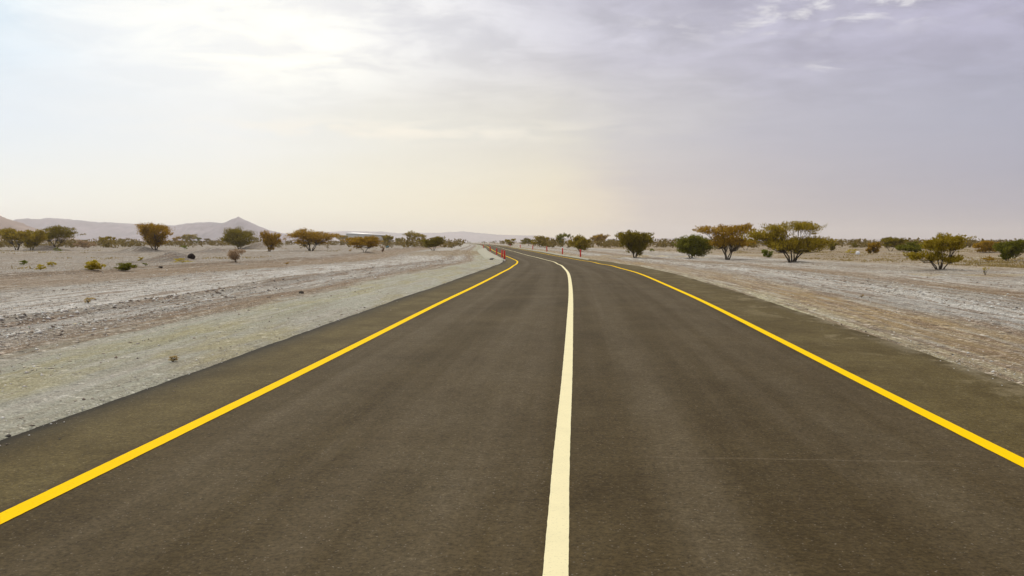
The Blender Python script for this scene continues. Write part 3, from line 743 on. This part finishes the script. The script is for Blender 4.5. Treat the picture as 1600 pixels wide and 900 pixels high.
# far scrub that reads as one band along the horizon
def far_scrub():
    r = np.random.default_rng(5)
    n = 4200
    Y = 260 * (2600 / 260) ** r.random(n)
    az_ = (r.random(n) * 2 - 1) * .72
    X = Y * az_
    lat = X - xc(Y)
    kp = (np.abs(lat) > 14) & (r.random(n) < np.clip(vn(X * .012, Y * .006) * 1.7 - .15, .1, 1))
    X, Y = X[kp], Y[kp]; n = len(X)
    H = (1.0 + 2.4 * r.random(n) ** 1.6) * np.where(Y > 700, 1.15, 1); Wd = H * (.8 + .8 * r.random(n))
    per = 46
    C = np.stack([X, Y, 0 * X], -1).repeat(per, 0)
    a = r.random(n * per) * 6.283; q = np.sqrt(r.random(n * per)); t = r.random(n * per) ** .7
    rr = q * (.25 + .75 * t)
    C[:, 0] += np.cos(a) * rr * Wd.repeat(per) * .8; C[:, 1] += np.sin(a) * rr * Wd.repeat(per) * .8
    C[:, 2] += (.1 + .9 * t - .22 * q * q) * H.repeat(per)
    Dv = r.normal(0, .6, C.shape) + np.stack([np.cos(a) * rr, np.sin(a) * rr, .6 + 0 * a], -1)
    ln = H.repeat(per) * (.22 + .22 * r.random(n * per)); wd = ln * .5
    V, Fc = slivers(C, Dv, ln, wd, r)
    link('distant_scrub', mesh_np('distant_scrub', V, Fc), mat=LM['haze'], kind='stuff')
far_scrub()
# sparse dry ground cover between the trees
def dry_cover():
    r = np.random.default_rng(9)
    n = 9000
    Y = 38 * (300 / 38) ** r.random(n)
    X = Y * (r.random(n) * 2 - 1) * .62
    lat = X - xc(Y)
    pr = np.where(lat > 27, vn(X * .09, Y * .05) * 1.5 - .45, np.where(lat < -34, vn(X * .1, Y * .06) * 1.3 - .62, -1))
    kp = r.random(n) < pr
    X, Y = X[kp], Y[kp]; n = len(X)
    per = 14
    C = np.stack([X, Y, ground(X, Y)], -1).repeat(per, 0)
    C += r.normal(0, 1, C.shape) * (.35, .35, .03); C[:, 2] += .06
    Dv = r.normal(0, .5, C.shape) + (0, 0, .9)
    ln = .14 + .2 * r.random(n * per); wd = ln * .3
    V, Fc = slivers(C, Dv, ln, wd, r)
    m_ = leaf_mat('dry_straw', (.22, .165, .07), (.33, .25, .10), (.42, .33, .15))
    link('dry_grass', mesh_np('dry_grass', V, Fc), mat=m_, kind='stuff')
dry_cover()

# ------------------------------------------------------------------ marker posts
def simple(name, col, rough=.6, spec=.4):
    m_, g, b = mat(name)
    p_ = g.n.new('ShaderNodeTexCoord').outputs['Object']
    n = g.noise(p_, 6, 4, .6)
    g.put(b.inputs['Base Color'], g.mix(g.mr(n, .35, .75, 0, .5), col, tuple(x * .6 + .02 for x in col)))
    b.inputs['Roughness'].default_value = rough; b.inputs['Specular IOR Level'].default_value = spec
    return m_
M_RED = simple('red_post_paint', (.66, .030, .014)); M_PW = simple('white_post_paint', (.78, .72, .62))
def lathe(prof, n=16):
    V = []; Fc = []
    for z, r_ in prof:
        for k_ in range(n): V.append((r_ * math.cos(6.2832 * k_ / n), r_ * math.sin(6.2832 * k_ / n), z))
    for i in range(len(prof) - 1):
        for k_ in range(n):
            k2 = (k_ + 1) % n; Fc.append((i * n + k_, i * n + k2, (i + 1) * n + k2, (i + 1) * n + k_))
    return mesh_np('lathe', V, Fc, True)
post_me = lathe([(.16, .085), (.17, .095), (1.02, .09), (1.07, .07), (1.085, .0)])
base_me = lathe([(-.25, .10), (.10, .10), (.155, .098), (.16, .0)])
post_me.name, base_me.name = 'post', 'base_band'
post_me.materials.append(M_RED); base_me.materials.append(M_PW)
proto = None
PO = [(788.3, 406.5, 'nearest red marker post, left of the road where the yellow line bends'),
      (784.5, 401.5, 'red marker post just behind the nearest one on the left of the bend'),
      (776, 397.5, 'third red marker post back along the left concrete apron'),
      (766, 392.5, 'fourth red marker post back along the left concrete apron'),
      (755.3, 389, 'smallest red marker post on the left, at the far end of the pale apron'),
      (907, 404.5, 'nearest red marker post right of the road, in front of the olive acacia'),
      (878.8, 399.5, 'second red marker post back along the right kerb'),
      (854.5, 395.5, 'third red marker post back along the right kerb'),
      (832.5, 391, 'fourth red marker post back along the right kerb'),
      (813, 388.3, 'fifth red marker post back along the right kerb, near the distant bushes'),
      (797, 385.6, 'faint red marker post on the far right kerb beyond the fifth one'),
      (773.5, 384.2, 'faint distant post, right one of three where the road runs out of sight'),
      (764.5, 384.0, 'faint distant post, middle one of three where the road runs out of sight'),
      (751.5, 383.6, 'faint distant post, left one of three where the road runs out of sight')]
for i, (x, y, lab) in enumerate(PO):
    X, D = gp(x, y)
    left = i < 5
    lt = X - float(xc(D))
    if D < 270: lt = -4.78 if left and lt > -4.78 else lt; lt = 4.95 if (not left and lt < 4.95) else lt
    # slide along the sight line to the verge so the post never stands in the lane
    a, _ = ray(x, y)
    ds = np.linspace(D * .8, D * 1.5, 900); tgt = -4.9 if left else 4.9
    ds = ds[np.argsort(np.abs((a * ds - xc(ds)) - tgt))[:1]]
    D2 = float(ds[0]); 
    if abs(D2 - D) / D < .3: D = D2; X = a * D
    z = float(zr(D)) + .03
    o = empty('marker_post', (X, D, z), lab, 'marker post', 'red and white marker posts beside the road')
    o.rotation_euler = (random.Random(i).uniform(-.03, .03), random.Random(i + 40).uniform(-.03, .03), 0)
    link('post', post_me, o); link('base_band', base_me, o)

# ------------------------------------------------------------------ rocks, litter, distant shed
def rock(name, label, cat, x, y, w, h, col, seed, name_mat):
    r = np.random.default_rng(seed)
    X, D = gp(x, y); sx = w * D / F / 2; sz = h * D / F
    nu, nv = 14, 9; V = []; Fc = []
    for j in range(nv):
        ph = math.pi * j / (nv - 1)
        for i_ in range(nu):
            a = 6.2832 * i_ / nu
            d = np.array([math.sin(ph) * math.cos(a), math.sin(ph) * math.sin(a), math.cos(ph)])
            k_ = 1 + .55 * float(fbm(d[0] * 1.6 + seed, d[1] * 1.6 + d[2] * 1.3, 3))
            V.append(d * k_ * (sx, sx * .8, sz * .62) + (0, 0, sz * .42))
    for j in range(nv - 1):
        for i_ in range(nu):
            i2 = (i_ + 1) % nu; Fc.append((j * nu + i_, j * nu + i2, (j + 1) * nu + i2, (j + 1) * nu + i_))
    o = link(name, mesh_np(name, np.array(V), Fc), mat=simple(name_mat, col, .9, .2))
    o.location = (X, D, float(ground(X, D))); o['label'] = label; o['category'] = cat
    return o
rock('dark_rock', 'nearly black rounded rock on grey gravel right of the mound', 'rock', 299, 404.5, 12, 8, (.022, .013, .010), 2, 'dark_rock')
rock('dark_rock', 'small flat dark rock at the near side of the gravel mound', 'rock', 251, 418.5, 7, 2.5, (.035, .025, .02), 5, 'dark_rock_flat')
rock('grey_rock', 'dark grey stone at the end of the gravel windrow near the left shoulder', 'rock', 471, 458.5, 8, 4, (.09, .075, .06), 8, 'grey_rock')
rock('grey_stone', 'grey stone lying on the ground beside the left concrete apron', 'rock', 769, 406, 8, 3, (.17, .16, .14), 12, 'grey_stone')
rock('plastic_bag', 'crumpled white bag lying on the right plain between two bushes', 'bag', 1340.5, 397.5, 7, 5, (.85, .85, .88), 14, 'white_plastic')
rock('plastic_bag', 'tiny blue bag lying on the plain near the dead pinkish shrub', 'bag', 605, 387.5, 5, 4, (.10, .30, .42), 17, 'blue_plastic')

def shed():
    D = 1150.; 
    def P(x, y, d=D): 
        a, s_ = ray(x, y); return a * d, CAM_H + s_ * d
    x0, _ = P(541, 370); x1, _ = P(597, 370)
    z0 = P(541, 362.3)[1]; z1 = P(597, 366.2)[1]
    root = empty('industrial_shed', ((x0 + x1) / 2, D, 0), 'long low white-roofed shed far away in front of the faint hills', 'building')
    cx_ = (x0 + x1) / 2; dp = 60
    def box(name, pts, m_):
        V = [(p[0] - cx_, p[1], p[2]) for p in pts]
        return link(name, mesh_np(name, V, [(0, 1, 2, 3), (7, 6, 5, 4), (0, 4, 5, 1), (1, 5, 6, 2), (2, 6, 7, 3), (3, 7, 4, 0)]), root, m_)
    e0, e1 = z0 - 2.2, z1 - 1.2
    box('wall', [(x0, 0, 0), (x1, 0, 0), (x1, dp, 0), (x0, dp, 0), (x0, 0, e0), (x1, 0, e1), (x1, dp, e1), (x0, dp, e0)][:8], simple('shed_wall', (.45, .43, .40)))
    box('roof', [(x0 - 1, -1, e0 + .01), (x1 + 1, -1, e1 + .01), (x1 + 1, dp, z1 - .4), (x0 - 1, dp, z0 - .4), (x0 - 1, -1, e0 + .6), (x1 + 1, -1, e1 + .6), (x1 + 1, dp, z1), (x0 - 1, dp, z0)], simple('white_metal_roof', (.92, .92, .92), .4, .5))
shed()
